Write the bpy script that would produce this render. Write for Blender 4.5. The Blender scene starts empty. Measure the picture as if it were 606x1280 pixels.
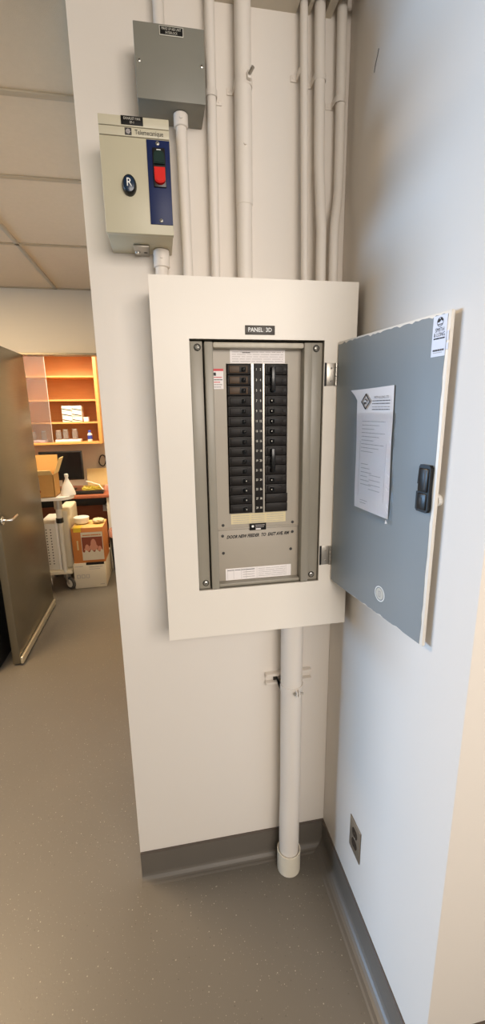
import bpy, bmesh, math, random
from mathutils import Matrix, Vector
random.seed(7)
S = bpy.context.scene
C = S.collection
PI = math.pi

# ------------------------------------------------------------------ materials
def srgb(r, g, b):
    f = lambda c: (c/255/12.92) if c/255 <= .04045 else ((c/255+.055)/1.055)**2.4
    return (f(r), f(g), f(b), 1)

def mat(name, col, rough=.5, metal=0, var=0, scale=30, bump=0, bscale=200, spec=.5, trans=0, ior=1.45, coat=0):
    m = bpy.data.materials.new(name); m.use_nodes = True
    nt = m.node_tree; b = nt.nodes['Principled BSDF']
    b.inputs['Base Color'].default_value = col
    b.inputs['Roughness'].default_value = rough
    b.inputs['Metallic'].default_value = metal
    b.inputs['Specular IOR Level'].default_value = spec
    b.inputs['Transmission Weight'].default_value = trans
    b.inputs['IOR'].default_value = ior
    b.inputs['Coat Weight'].default_value = coat
    if var or bump:
        tc = nt.nodes.new('ShaderNodeTexCoord')
    if var:
        n = nt.nodes.new('ShaderNodeTexNoise'); n.inputs['Scale'].default_value = scale; n.inputs['Detail'].default_value = 4
        nt.links.new(tc.outputs['Object'], n.inputs['Vector'])
        mx = nt.nodes.new('ShaderNodeMix'); mx.data_type = 'RGBA'
        mx.inputs[6].default_value = tuple(c*(1-var) for c in col[:3])+(1,)
        mx.inputs[7].default_value = tuple(min(1, c*(1+var)) for c in col[:3])+(1,)
        nt.links.new(n.outputs['Fac'], mx.inputs[0]); nt.links.new(mx.outputs[2], b.inputs['Base Color'])
    if bump:
        n2 = nt.nodes.new('ShaderNodeTexNoise'); n2.inputs['Scale'].default_value = bscale; n2.inputs['Detail'].default_value = 3
        nt.links.new(tc.outputs['Object'], n2.inputs['Vector'])
        bp = nt.nodes.new('ShaderNodeBump'); bp.inputs['Strength'].default_value = bump; bp.inputs['Distance'].default_value = .002
        nt.links.new(n2.outputs['Fac'], bp.inputs['Height']); nt.links.new(bp.outputs['Normal'], b.inputs['Normal'])
    return m

def floor_mat():
    m = mat('vinyl_floor', srgb(102, 96, 87), .42, var=.06, scale=3, bump=.08, bscale=120)
    nt = m.node_tree; b = nt.nodes['Principled BSDF']
    base = b.inputs['Base Color'].links[0].from_socket
    tc = nt.nodes.new('ShaderNodeTexCoord')
    prev = base
    for sc, th, colr in ((75, .13, srgb(190, 182, 168)), (60, .12, srgb(70, 64, 58)), (140, .18, srgb(150, 142, 130))):
        v = nt.nodes.new('ShaderNodeTexVoronoi'); v.inputs['Scale'].default_value = sc; v.inputs['Randomness'].default_value = 1
        nt.links.new(tc.outputs['Object'], v.inputs['Vector'])
        lt = nt.nodes.new('ShaderNodeMath'); lt.operation = 'LESS_THAN'; lt.inputs[1].default_value = th
        nt.links.new(v.outputs['Distance'], lt.inputs[0])
        # only a fraction of the cells carry a chip
        sep = nt.nodes.new('ShaderNodeSeparateColor'); nt.links.new(v.outputs['Color'], sep.inputs[0])
        g = nt.nodes.new('ShaderNodeMath'); g.operation = 'GREATER_THAN'; g.inputs[1].default_value = .72
        nt.links.new(sep.outputs[0], g.inputs[0])
        mu = nt.nodes.new('ShaderNodeMath'); mu.operation = 'MULTIPLY'
        nt.links.new(lt.outputs[0], mu.inputs[0]); nt.links.new(g.outputs[0], mu.inputs[1])
        mu2 = nt.nodes.new('ShaderNodeMath'); mu2.operation = 'MULTIPLY'; mu2.inputs[1].default_value = .45
        nt.links.new(mu.outputs[0], mu2.inputs[0])
        mx = nt.nodes.new('ShaderNodeMix'); mx.data_type = 'RGBA'
        nt.links.new(mu2.outputs[0], mx.inputs[0]); nt.links.new(prev, mx.inputs[6]); mx.inputs[7].default_value = colr
        prev = mx.outputs[2]
    nt.links.new(prev, b.inputs['Base Color'])
    return m

def wood_mat(name, c1, c2, rough=.4):
    m = mat(name, c1, rough); nt = m.node_tree; b = nt.nodes['Principled BSDF']
    tc = nt.nodes.new('ShaderNodeTexCoord'); mp = nt.nodes.new('ShaderNodeMapping'); mp.inputs['Scale'].default_value = (3, 3, 40)
    n = nt.nodes.new('ShaderNodeTexNoise'); n.inputs['Scale'].default_value = 2; n.inputs['Detail'].default_value = 6
    nt.links.new(tc.outputs['Object'], mp.inputs[0]); nt.links.new(mp.outputs[0], n.inputs['Vector'])
    mx = nt.nodes.new('ShaderNodeMix'); mx.data_type = 'RGBA'; mx.inputs[6].default_value = c1; mx.inputs[7].default_value = c2
    nt.links.new(n.outputs['Fac'], mx.inputs[0]); nt.links.new(mx.outputs[2], b.inputs['Base Color'])
    return m

def brushed_mat():
    m = mat('brushed_steel', srgb(126, 119, 103), .38, .8); nt = m.node_tree; b = nt.nodes['Principled BSDF']
    tc = nt.nodes.new('ShaderNodeTexCoord'); mp = nt.nodes.new('ShaderNodeMapping'); mp.inputs['Scale'].default_value = (2, 2, 160)
    n = nt.nodes.new('ShaderNodeTexNoise'); n.inputs['Scale'].default_value = 3; n.inputs['Detail'].default_value = 5
    nt.links.new(tc.outputs['Object'], mp.inputs[0]); nt.links.new(mp.outputs[0], n.inputs['Vector'])
    r = nt.nodes.new('ShaderNodeMapRange'); r.inputs[3].default_value = .26; r.inputs[4].default_value = .42
    nt.links.new(n.outputs['Fac'], r.inputs[0]); nt.links.new(r.outputs[0], b.inputs['Roughness'])
    return m

M = {}
M['wall'] = mat('white_wall_paint', srgb(226, 219, 210), .6, bump=.05, bscale=160)
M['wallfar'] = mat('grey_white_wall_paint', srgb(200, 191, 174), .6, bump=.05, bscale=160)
M['cream'] = mat('cream_wall_paint', srgb(228, 214, 190), .6, bump=.05, bscale=160)
M['ceil'] = mat('ceiling_tile', srgb(200, 180, 150), .8, var=.05, scale=60, bump=.25, bscale=400)
M['tbar'] = mat('ceiling_grid_shade', srgb(168, 154, 130), .5)  # grid bars coloured darker than the tile to carry their shading
M['dark'] = mat('painted_shade', srgb(40, 36, 32), .9)  # near-black colour standing in for shade above the ceiling
M['floor'] = floor_mat()
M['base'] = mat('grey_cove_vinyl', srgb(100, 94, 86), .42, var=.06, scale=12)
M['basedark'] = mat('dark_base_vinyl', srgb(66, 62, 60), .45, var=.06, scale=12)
M['basetop'] = mat('base_cap', srgb(84, 74, 66), .5)
M['paintpipe'] = mat('painted_conduit', srgb(226, 218, 208), .45, bump=.06, bscale=120)
M['creamsleeve'] = mat('cream_plastic', srgb(222, 213, 194), .4)
M['white_steel'] = mat('white_painted_steel', srgb(233, 226, 215), .38, bump=.03, bscale=60)
M['grey_steel'] = mat('grey_painted_steel', srgb(150, 144, 131), .36, var=.03, scale=20)
M['grey_dead'] = mat('grey_deadfront', srgb(168, 159, 145), .42, var=.03, scale=20)
M['rail'] = mat('worn_cream_rail', srgb(190, 182, 166), .4, var=.15, scale=60)
M['door_grey'] = mat('blue_grey_enamel', srgb(136, 142, 144), .33, var=.02, scale=8)
M['box_grey'] = mat('dull_grey_enamel', srgb(130, 128, 118), .45, var=.03, scale=15)
M['beige'] = mat('beige_enamel', srgb(194, 187, 162), .42)
M['beige2'] = mat('beige_light_plastic', srgb(200, 193, 170), .4)
M['groove'] = mat('groove_shadow_line', srgb(120, 112, 92), .6)
M['blue'] = mat('navy_plate', srgb(24, 38, 82), .42, spec=.3)
M['black'] = mat('black_plastic', srgb(24, 23, 22), .35)
M['black2'] = mat('black_matte', srgb(18, 17, 17), .55)
M['brk'] = mat('breaker_bakelite', srgb(30, 26, 24), .5, spec=.3)
M['brk_lit'] = mat('breaker_lit', srgb(78, 60, 44), .45, spec=.3, var=.15, scale=80)  # lit copy of the breaker body, caught light put into the colour
M['handle'] = mat('breaker_handle_black', srgb(20, 20, 21), .25)
M['green'] = mat('dark_green_button', srgb(14, 44, 37), .45, spec=.25)
M['red'] = mat('red_button', srgb(212, 34, 26), .5, spec=.25)
M['navybtn'] = mat('dark_blue_button', srgb(18, 42, 68), .25)
M['white'] = mat('white_lettering', srgb(235, 235, 232), .5)
M['ink'] = mat('black_ink', srgb(28, 26, 28), .6)
M['lightink'] = mat('grey_print', srgb(172, 165, 162), .7)
M['midink'] = mat('dark_grey_print', srgb(96, 92, 92), .7)
M['engrave'] = mat('nameplate_black', srgb(20, 18, 16), .5, spec=.25)
M['engravebrown'] = mat('nameplate_dark_brown', srgb(64, 57, 50), .4)
M['paper'] = mat('white_paper', srgb(236, 230, 228), .6, var=.02, scale=30)
M['sticker'] = mat('white_sticker', srgb(226, 228, 238), .4)
M['yelpaper'] = mat('yellowed_paper', srgb(214, 200, 160), .6, var=.06, scale=50)
M['redprint'] = mat('red_print', srgb(205, 60, 66), .5)
M['zinc'] = mat('zinc_metal', srgb(176, 170, 160), .35, .7)
M['screw'] = mat('screw_metal', srgb(190, 186, 176), .3, .8)
M['screwdark'] = mat('screw_slot', srgb(50, 46, 40), .6)
M['chrome'] = mat('satin_chrome', srgb(205, 202, 196), .2, .95)
M['door'] = brushed_mat()
M['alu'] = mat('aluminium_sweep', srgb(226, 216, 190), .3, .75)
M['plastic_film'] = mat('clear_sleeve_plastic', (1, 1, 1, 1), .12, trans=1, ior=1.15)
M['glass'] = mat('clear_glass', (.95, .95, .95, 1), .05, trans=.9, ior=1.3)
M['pane'] = mat('cabinet_glass', (.85, .83, .85, 1), .06, trans=.93, ior=1.2)
M['plate'] = mat('stainless_plate', srgb(150, 138, 122), .35, .6)
M['brown'] = mat('brown_socket', srgb(44, 32, 22), .4)
M['orangewood'] = wood_mat('orange_oak', srgb(208, 148, 82), srgb(192, 128, 64))
M['orangewood2'] = wood_mat('light_orange_oak', srgb(226, 168, 100), srgb(212, 150, 82))
M['redwood'] = wood_mat('reddish_brown_laminate', srgb(166, 100, 70), srgb(150, 86, 60))
M['card'] = mat('cardboard', srgb(190, 146, 84), .75, var=.06, scale=25)
M['cardlight'] = mat('pale_cardboard', srgb(222, 198, 142), .75, var=.05, scale=25)
M['cardwhite'] = mat('white_carton', srgb(224, 214, 192), .65, var=.04, scale=15)
M['orangebox'] = mat('orange_carton', srgb(204, 128, 66), .6, var=.05, scale=15)
M['orangetop'] = mat('yellowish_carton_top', srgb(222, 182, 112), .6, var=.08, scale=12)
M['photo_bg'] = mat('brown_print', srgb(142, 72, 50), .5)
M['photo_fg'] = mat('pink_print', srgb(214, 150, 124), .5)
M['yellow'] = mat('yellow_tape', srgb(240, 205, 60), .5)
M['ywire'] = mat('yellow_green_cable', srgb(196, 178, 70), .45)
M['whiteplastic'] = mat('white_plastic', srgb(238, 234, 226), .35)
M['offwhite'] = mat('off_white_plastic', srgb(214, 204, 178), .4)
M['offwhite2'] = mat('pale_grey_plastic', srgb(206, 202, 190), .4)
M['rubber'] = mat('grey_rubber', srgb(70, 68, 66), .6)
M['screen'] = mat('monitor_screen', srgb(14, 14, 17), .22)
M['pink'] = mat('pink_carton', srgb(206, 150, 130), .6)
M['bluecap'] = mat('blue_plastic', srgb(52, 70, 160), .4)
M['foam'] = mat('white_foam', srgb(238, 230, 228), .8)
M['lavender'] = mat('lavender_foam', srgb(226, 214, 226), .8)

# ------------------------------------------------------------------ mesh builder
def frame(o, x, y, z):
    m = Matrix.Identity(4)
    for i, v in enumerate((x, y, z)):
        for j in range(3): m[j][i] = v[j]
    for j in range(3): m[j][3] = o[j]
    return m
FW = frame((0, 0, 0), (1, 0, 0), (0, 0, 1), (0, -1, 0))      # (x, z, distance out of the back wall)
I4 = Matrix.Identity(4)

class MB:
    def __init__(s, F=I4): s.v = []; s.f = []; s.m = []; s.mats = []; s.F = F
    def mi(s, m):
        if m not in s.mats: s.mats.append(m)
        return s.mats.index(m)
    def add(s, verts, faces, m, F=None):
        F = s.F if F is None else F
        n = len(s.v); k = s.mi(m)
        flip = F.to_3x3().determinant() < 0
        s.v += [F @ Vector(p) for p in verts]
        for f in faces:
            f = [n+i for i in f]
            s.f.append(f[::-1] if flip else f); s.m.append(k)
        return s
    def bm(s, b, m, F=None):
        b.verts.index_update()
        return s.add([v.co.copy() for v in b.verts], [[v.index for v in f.verts] for f in b.faces], m, F)
    def box(s, lo, hi, m, bev=0, seg=2, F=None, rot=None):
        b = bmesh.new(); bmesh.ops.create_cube(b, size=1)
        c = [(a+d)/2 for a, d in zip(lo, hi)]; sz = [abs(d-a) for a, d in zip(lo, hi)]
        for v in b.verts: v.co = Vector((v.co.x*sz[0], v.co.y*sz[1], v.co.z*sz[2]))
        if bev:
            bmesh.ops.bevel(b, geom=b.edges[:], offset=min(bev, min(sz)*.45), segments=seg, profile=.5, affect='EDGES')
        for v in b.verts:
            if rot: v.co = rot @ v.co
            v.co += Vector(c)
        s.bm(b, m, F); b.free(); return s
    def cyl(s, p0, p1, r, m, seg=24, r2=None, bev=0, F=None):
        p0 = Vector(p0); p1 = Vector(p1); r2 = r if r2 is None else r2
        d = p1-p0; L = d.length
        prof = [(0, 0), (r-bev, 0), (r, bev), (r2, L-bev), (r2-bev, L), (0, L)] if bev else [(0, 0), (r, 0), (r2, L), (0, L)]
        q = d.to_track_quat('Z', 'Y').to_matrix().to_4x4(); q.translation = p0
        return s.lathe(prof, m, seg, (s.F if F is None else F) @ q)
    def lathe(s, prof, m, seg=24, F=None):
        vs = []; fs = []; rows = []
        for r, z in prof:
            if abs(r) < 1e-7: rows.append([len(vs)]); vs.append((0, 0, z))
            else:
                rows.append(list(range(len(vs), len(vs)+seg)))
                vs += [(r*math.cos(2*PI*i/seg), r*math.sin(2*PI*i/seg), z) for i in range(seg)]
        for a, b in zip(rows, rows[1:]):
            for i in range(seg):
                j = (i+1) % seg
                if len(a) == 1 and len(b) == 1: continue
                if len(a) == 1: fs.append((a[0], b[j], b[i]))
                elif len(b) == 1: fs.append((a[i], a[j], b[0]))
                else: fs.append((a[i], a[j], b[j], b[i]))
        return s.add(vs, fs, m, F)
    def tube(s, pts, r, m, seg=16, F=None, closed=False):
        pts = [Vector(p) for p in pts]; n = len(pts); vs = []; fs = []
        up = Vector((.123, .456, .88)).normalized(); rad = r if isinstance(r, (list, tuple)) else [r]*n
        prev = None
        for i, p in enumerate(pts):
            if closed: t = pts[(i+1) % n]-pts[i-1]
            else: t = pts[min(i+1, n-1)]-pts[max(i-1, 0)]
            t.normalize()
            a = (prev if prev is not None else up); a = (a-t*a.dot(t)).normalized(); prev = a
            b = t.cross(a)
            vs += [p+rad[i]*(a*math.cos(2*PI*k/seg)+b*math.sin(2*PI*k/seg)) for k in range(seg)]
        for i in range(n if closed else n-1):
            for k in range(seg):
                i2 = (i+1) % n; k2 = (k+1) % seg
                fs.append((i*seg+k, i*seg+k2, i2*seg+k2, i2*seg+k))
        if not closed:
            fs.append(tuple(range(seg))[::-1]); fs.append(tuple((n-1)*seg+k for k in range(seg)))
        return s.add(vs, fs, m, F)
    def prism(s, poly, z0, z1, m, F=None):
        n = len(poly)
        a = sum(poly[i][0]*poly[(i+1) % n][1]-poly[(i+1) % n][0]*poly[i][1] for i in range(n))
        if a < 0: poly = poly[::-1]
        vs = [(x, y, z0) for x, y in poly]+[(x, y, z1) for x, y in poly]
        fs = [tuple(range(n))[::-1], tuple(range(n, 2*n))]+[(i, (i+1) % n, n+(i+1) % n, n+i) for i in range(n)]
        return s.add(vs, fs, m, F)
    def ring(s, o, i, z0, z1, m, F=None):        # rectangular frame: outer and inner (x0,y0,x1,y1)
        def rc(r): return [(r[0], r[1]), (r[2], r[1]), (r[2], r[3]), (r[0], r[3])]
        O = rc(o); N = rc(i)
        vs = [(x, y, z) for z in (z0, z1) for x, y in O+N]; fs = []
        for k in range(4):
            l = (k+1) % 4
            fs += [(8+k, 8+l, 12+l, 12+k), (k, 4+k, 4+l, l), (k, l, 8+l, 8+k), (4+k, 12+k, 12+l, 4+l)]
        return s.add(vs, fs, m, F)
    def text(s, t, size, x, y, z, m, F=None, align='CENTER', sx=1, shear=0, bold=0, rot=0):
        cu = bpy.data.curves.new('t', 'FONT'); cu.body = t; cu.size = size; cu.align_x = align; cu.align_y = 'CENTER'
        cu.resolution_u = 2; cu.shear = shear; cu.offset = bold
        o = bpy.data.objects.new('t', cu); C.objects.link(o)
        dg = bpy.context.evaluated_depsgraph_get(); me = o.evaluated_get(dg).to_mesh()
        cr, sr = math.cos(rot), math.sin(rot)
        vs = [(x+(v.co.x*sx)*cr-v.co.y*sr, y+(v.co.x*sx)*sr+v.co.y*cr, z) for v in me.vertices]; fs = [tuple(p.vertices) for p in me.polygons]
        o.evaluated_get(dg).to_mesh_clear()
        s.add(vs, fs, m, F)
        bpy.data.objects.remove(o); bpy.data.curves.remove(cu); return s
    def dashes(s, x0, x1, y, h, z, m, F=None, words=5, seed=0):     # small illegible print
        r = random.Random(seed); x = x0; W = (x1-x0)
        while x < x1-W*.02:
            w = min(W/words*(.5+r.random()), x1-x)
            s.add([(x, y-h/2, z), (x+w, y-h/2, z), (x+w, y+h/2, z), (x, y+h/2, z)], [(0, 1, 2, 3)], m, F)
            x += w+W*.02
        return s
    def screw(s, x, y, z, r, F=None, m=None, slot=True):
        F = s.F if F is None else F
        s.lathe([(r, 0), (r*.92, r*.25), (r*.6, r*.42), (0, r*.5)], m or M['screw'], 16, F @ Matrix.Translation((x, y, z)))
        if slot:
            for a in (.6, .6+PI/2):
                s.box((-r*.6, -r*.1, r*.36), (r*.6, r*.1, r*.56), M['screwdark'], F=F @ Matrix.Translation((x, y, z)) @ Matrix.Rotation(a, 4, 'Z'))
        return s
    def build(s, name, parent=None, origin=None, smooth=40, **kw):
        po = WO.get(parent.name, Vector((0, 0, 0))) if parent else Vector((0, 0, 0))
        org = Vector(origin) if origin is not None else po
        me = bpy.data.meshes.new(name)
        me.from_pydata([v-org for v in s.v], [], s.f); 
        for m in s.mats: me.materials.append(m)
        for p, k in zip(me.polygons, s.m): p.material_index = k
        me.update()
        me.polygons.foreach_set('use_smooth', [True]*len(me.polygons))
        me.set_sharp_from_angle(angle=math.radians(smooth))
        o = bpy.data.objects.new(name, me); C.objects.link(o)
        if parent: o.parent = parent
        o.location = org-po; WO[o.name] = org
        for k, v in kw.items(): o[k] = v
        return o
WO = {}
def thing(name, loc, label, cat, group=None):
    o = bpy.data.objects.new(name, None); o.empty_display_size = .05; C.objects.link(o); o.location = loc
    WO[o.name] = Vector(loc); o['label'] = label; o['category'] = cat
    if group: o['group'] = group
    return o
def tag(o, label, cat, group=None):
    o['label'] = label; o['category'] = cat
    if group: o['group'] = group
    return o
def st(o): o['kind'] = 'structure'; return o

# ------------------------------------------------------------------ the setting
CZ = 2.4925           # suspended ceiling of the corridor
AZ = 2.526            # ceiling tile over the conduits
FY = 2.43             # wall with the doorway into the far room
PX = -.6677           # free left corner of the pier that carries the panel
st(MB().box((-9, -4.5, -.1), (3, 6.2, 0), M['floor']).build('floor'))
st(MB().box((PX, 0, 0), (.3, FY+.1, 3.0), M['wall']).build('wall_back'))
st(MB().box((0, -.64, 0), (3, 0, 3.0), M['wall'], bev=.004).build('wall_right'))
st(MB().box((-9.1, -4.6, 0), (3.1, -4.5, 3.0), M['cream']).build('wall_front'))
st(MB().box((3, -4.5, 0), (3.1, -.64, 3.0), M['cream']).build('wall_side'))
# doorway wall, opening x -1.5..-0.72
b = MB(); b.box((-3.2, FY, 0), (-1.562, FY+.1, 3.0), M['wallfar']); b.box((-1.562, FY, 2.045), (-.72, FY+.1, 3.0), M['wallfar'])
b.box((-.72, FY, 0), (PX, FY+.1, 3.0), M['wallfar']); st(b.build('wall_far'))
b = MB(); b.box((-1.562, FY-.006, 0), (-1.549, FY+.106, 2.045), M['door']); b.box((-1.562, FY-.006, 2.031), (-.705, FY+.106, 2.045), M['door'])
b.box((-.72, FY-.006, 0), (-.705, FY+.106, 2.045), M['door']); st(b.build('trim_doorway'))
# far room shell
st(MB().box((-3.2, 4.15, 0), (-.2, 4.25, 2.8), M['wallfar']).build('wall_lab'))
st(MB().box((-3.3, FY+.1, 0), (-3.2, 4.25, 2.8), M['wallfar']).build('wall_lab_side'))
st(MB().box((-.3, FY+.1, 0), (-.2, 4.15, 2.8), M['wallfar']).build('wall_lab_end'))
st(MB().box((-3.2, FY+.1, 2.72), (-.2, 4.25, 2.8), M['ceil']).build('ceiling_lab'))
# ceiling of the corridor with its grid, lower than the tile over the conduits
st(MB().box((-9, -4.5, CZ), (PX, FY, CZ+.05), M['ceil']).box((-9, FY, CZ), (-3.2, 6.2, CZ+.05), M['ceil']).build('ceiling'))
b = MB()
for y in (-3.2, -2.5, -1.9, -1.3, -.7, -.2, .323, .807, 1.532, 2.418): b.box((-4.2, y-.012, CZ-.006), (PX, y+.012, CZ+.002), M['tbar'], bev=.002)
for x in (-2.44, -1.2215): b.box((x-.012, -4.4, CZ-.006), (x+.012, FY, CZ+.002), M['tbar'], bev=.002)
st(b.build('trim_grid'))
# alcove ceiling with notches round the conduits
hx = [(-.140, -.116, -.052), (-.107, -.070, -.052), (-.052, -.0, -.062)]
b = MB()
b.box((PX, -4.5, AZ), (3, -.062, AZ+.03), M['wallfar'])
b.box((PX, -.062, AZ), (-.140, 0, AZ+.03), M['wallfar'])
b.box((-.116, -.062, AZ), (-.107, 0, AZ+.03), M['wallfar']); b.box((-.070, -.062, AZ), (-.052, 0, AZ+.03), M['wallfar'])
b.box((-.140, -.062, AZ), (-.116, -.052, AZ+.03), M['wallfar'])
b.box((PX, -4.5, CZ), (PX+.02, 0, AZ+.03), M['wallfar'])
st(b.build('ceiling_alcove'))
st(MB().box((-9.1, -4.6, 3.0), (3.1, 6.3, 3.1), M['dark']).build('ceiling_light_block'))  # added unseen cover, keeps world light out above the ceiling
st(MB().box((PX, -.3, AZ+.16), (0, 0, AZ+.17), M['dark']).build('ceiling_void_shade'))  # dark sheet over the notches, paints the shade seen through them
# daylight wall far off to the left: window_1 with frame, opening y 1.7..4.6
b = MB()
b.box((-9, -4.5, 0), (-8.9, .3, 3), M['wallfar']); b.box((-9, 5.3, 0), (-8.9, 6.2, 3), M['wallfar'])
b.box((-9, .3, 0), (-8.9, 5.3, .4), M['wallfar']); b.box((-9, .3, 2.1), (-8.9, 5.3, 3), M['wallfar'])
st(b.build('wall_left'))
b = MB(frame((-8.95, 0, 0), (0, 1, 0), (0, 0, 1), (1, 0, 0)))
b.ring((.3, .4, 5.3, 2.1), (.36, .46, 5.24, 2.04), -.03, .03, M['white_steel'])
for y in (1.6, 2.8, 4.0): b.box((y-.02, .46, -.02), (y+.02, 2.04, .02), M['white_steel'])
st(b.build('window_1'))
st(MB().box((-9, 6.2, 0), (-3.2, 6.3, 3), M['wallfar']).build('wall_corridor_end'))
# cove bases
def cove(name, pts, hgt, m, mtop, th=.006, rad=.03):
    # pts: plan line at wall foot (wall to the left hand of the direction), extruded cove profile
    prof = [(0, hgt+.006), (-th*.6, hgt+.006), (-th, hgt)]
    for i in range(7):
        a = i/6*PI/2
        prof.append((-th-rad*(1-math.cos(a)), .002+rad*(1-math.sin(a))))
    prof.append((-th-rad-.006, .0)); prof.append((0, 0))
    b = MB(); p0, p1 = Vector(pts[0]+(0,)), Vector(pts[1]+(0,))
    d = (p1-p0).normalized(); nrm = Vector((-d.y, d.x, 0))
    n = len(prof); vs = [p+nrm*a+Vector((0, 0, z)) for p in (p0, p1) for a, z in prof]
    fs = []
    for i in range(n-1):
        (b.add(vs, [(i, n+i, n+i+1, i+1)], mtop if i < 2 else m))
    b.add(vs, [tuple(range(n))[::-1], tuple(range(n, 2*n))], m)
    return st(b.build(name, smooth=50))
cove('baseboard_back', [(PX, 0), (0, 0)], .107, M['base'], M['basetop'], rad=.022)
cove('baseboard_right', [(0, -.004), (0, -.64)], .107, M['base'], M['basetop'], rad=.034)
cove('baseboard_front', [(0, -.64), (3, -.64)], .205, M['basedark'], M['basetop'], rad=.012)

# door of the far room, standing open towards us, hinged on the left jamb
DY0 = 1.50
b = MB(); b.box((-1.547, DY0, .014), (-1.502, FY-.012, 2.028), M['door'], bev=.003)
d1 = st(b.build('door_1', origin=(-1.52, FY-.012, 0)))
b = MB(); b.box((-1.502, DY0, .012), (-1.484, FY-.02, .060), M['alu'], bev=.006, seg=3); b.box((-1.5, DY0, .002), (-1.490, FY-.02, .014), M['rubber'])
b.build('door_sweep', d1, label='bright metal sweep along the bottom edge')
b = MB(); b.cyl((-1.502, 1.535, .968), (-1.492, 1.535, .968), .027, M['chrome'], bev=.003)
b.tube([(-1.496, 1.535, .968), (-1.46, 1.535, .968), (-1.449, 1.542, .968), (-1.446, 1.56, .969), (-1.448, 1.60, .972), (-1.452, 1.66, .972)], [.010, .0095, .010, .0095, .009, .008], M['chrome'])
b.build('lever_handle', d1, label='satin chrome lever handle')
for z in (.25, 1.05, 1.85):
    MB().cyl((-1.508, FY-.006, z-.05), (-1.508, FY-.006, z+.05), .006, M['zinc'], 12).build('hinge', d1)

# ------------------------------------------------------------------ panelboard
BX0, BX1, BZ0, BZ1, BD = -.523, -.0155, .992, 1.905, .146
OX0, OX1, OZ0, OZ1 = -.4365, -.100, 1.130, 1.770
pb = thing('panelboard', (-.27, 0, BZ0), 'large white electrical panel with its grey door swung open showing black breakers', 'electrical panel')
b = MB(FW)
b.ring((BX0+.004, BZ0+.004, BX1-.004, BZ1-.004), (BX0+.008, BZ0+.008, BX1-.008, BZ1-.008), .001, BD-.004, M['white_steel'])
b.box((BX0+.006, BZ0+.006, .001), (BX1-.006, BZ1-.006, .006), M['grey_steel'])
b.build('enclosure', pb)
b = MB(FW); b.ring((BX0, BZ0, BX1, BZ1), (OX0, OZ0, OX1, OZ1), BD-.004, BD, M['white_steel'])
b.ring((OX0-.002, OZ0-.002, OX1+.002, OZ1+.002), (OX0, OZ0, OX1, OZ1), BD-.03, BD-.004, M['grey_steel'])
b.build('trim', pb)
def side_channel(x0, x1, f0, f1):
    b = MB(FW)
    b.box((x0, OZ0+.001, .105), (x1, OZ1-.004, .135), M['grey_steel'], bev=.0015)
    lo, hi = min(x1, f0), max(x0, f1)
    b.box((f0, OZ0+.002, .105), (f1, OZ1-.006, .1475), M['grey_steel'], bev=.0025)
    sx = (x0+x1)/2+(.003 if x0 < -.3 else -.003)
    return b.build('side_channel', pb), sx
for x0, x1, f0, f1 in ((-.4355, -.4050, -.4015, -.3810), (-.1290, -.1010, -.1530, -.1315)):
    ch, sx = side_channel(x0, x1, f0, f1)
    for z in (1.752, 1.147):
        b = MB(FW); b.lathe([(.0085, 0), (.0085, .0015), (.0066, .002)], M['screwdark'], 20, FW @ Matrix.Translation((sx, z, .135)))
        b.screw(sx, z, .136, .0062); b.build('screw', ch)
b = MB(FW); b.box((-.381, 1.750, .105), (-.153, 1.7635, .1465), M['rail'], bev=.004); b.build('top_rail', pb, label='worn cream rail across the top')
b = MB(FW); b.box((-.381, 1.132, .105), (-.153, 1.1415, .138), M['grey_steel'], bev=.003); b.build('bottom_rail', pb)
# deadfront with window for the breakers
RT = 1.7150; PIT = .0254
b = MB(FW)
b.ring((-.381, 1.291, -.153, 1.750), (-.3465, 1.333, -.1875, 1.7165), .117, .120, M['grey_dead'])
b.box((-.381, 1.2885, .116), (-.153, 1.2935, .1235), M['grey_dead'], bev=.0015)
b.box((-.283, 1.333, .117), (-.2765, 1.7165, .1225), M['zinc']); b.box((-.254, 1.333, .117), (-.249, 1.7165, .1225), M['zinc'])
for x, z in ((-.364, 1.302), (-.170, 1.300)): b.screw(x, z, .120, .0042, m=M['rubber'])
df = b.build('deadfront', pb)
b = MB(FW); b.box((-.381, 1.1415, .116), (-.153, 1.2875, .1195), M['grey_dead'], bev=.001)
for x, z in ((-.366, 1.272), (-.170, 1.272), (-.365, 1.223), (-.174, 1.222)): b.screw(x, z, .1195, .0042, m=M['rubber'])
cp = b.build('cover_plate', pb)
b = MB(FW); b.text('DOOR NEW FEEDER  TO  EAST AVE. RM', .0125, -.268, 1.2685, .1199, M['ink'], shear=.35, bold=.0005, sx=.78, rot=.012)
b.build('handwriting', cp, label='black marker handwriting')
b = MB(FW); b.box((-.360, 1.143, .1195), (-.173, 1.177, .1199), M['paper'])
for i in range(5): b.dashes(-.268, -.19, 1.149+i*.0055, .0012, .1202, M['lightink'], words=3, seed=i)
for x in (-.355, -.338, -.316, -.302, -.272, -.188): b.box((x, 1.145, .1199), (x+.0006, 1.175, .1201), M['lightink'])
for i in range(4): b.dashes(-.312, -.278, 1.150+i*.007, .0014, .1202, M['lightink'], words=2, seed=i+20)
b.dashes(-.355, -.278, 1.1715, .0018, .1202, M['midink'], words=4, seed=9)
b.build('rating_label', cp, label='white printed table label')
b = MB(FW); b.box((-.336, 1.7175, .120), (-.195, 1.7495, .1204), M['paper'])
for i in range(5): b.dashes(-.331, -.20, 1.722+i*.0055, .001, .1206, M['lightink'], words=7, seed=i+40)
b.dashes(-.305, -.285, 1.7425, .0018, .1206, M['midink'], words=2, seed=3)
b.build('directory_label', df, label='pale printed label above the breakers')
b = MB(FW); b.box((-.379, 1.656, .120), (-.3535, 1.704, .1204), M['paper']); b.box((-.379, 1.699, .1203), (-.3535, 1.7045, .1206), M['redprint'])
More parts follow.
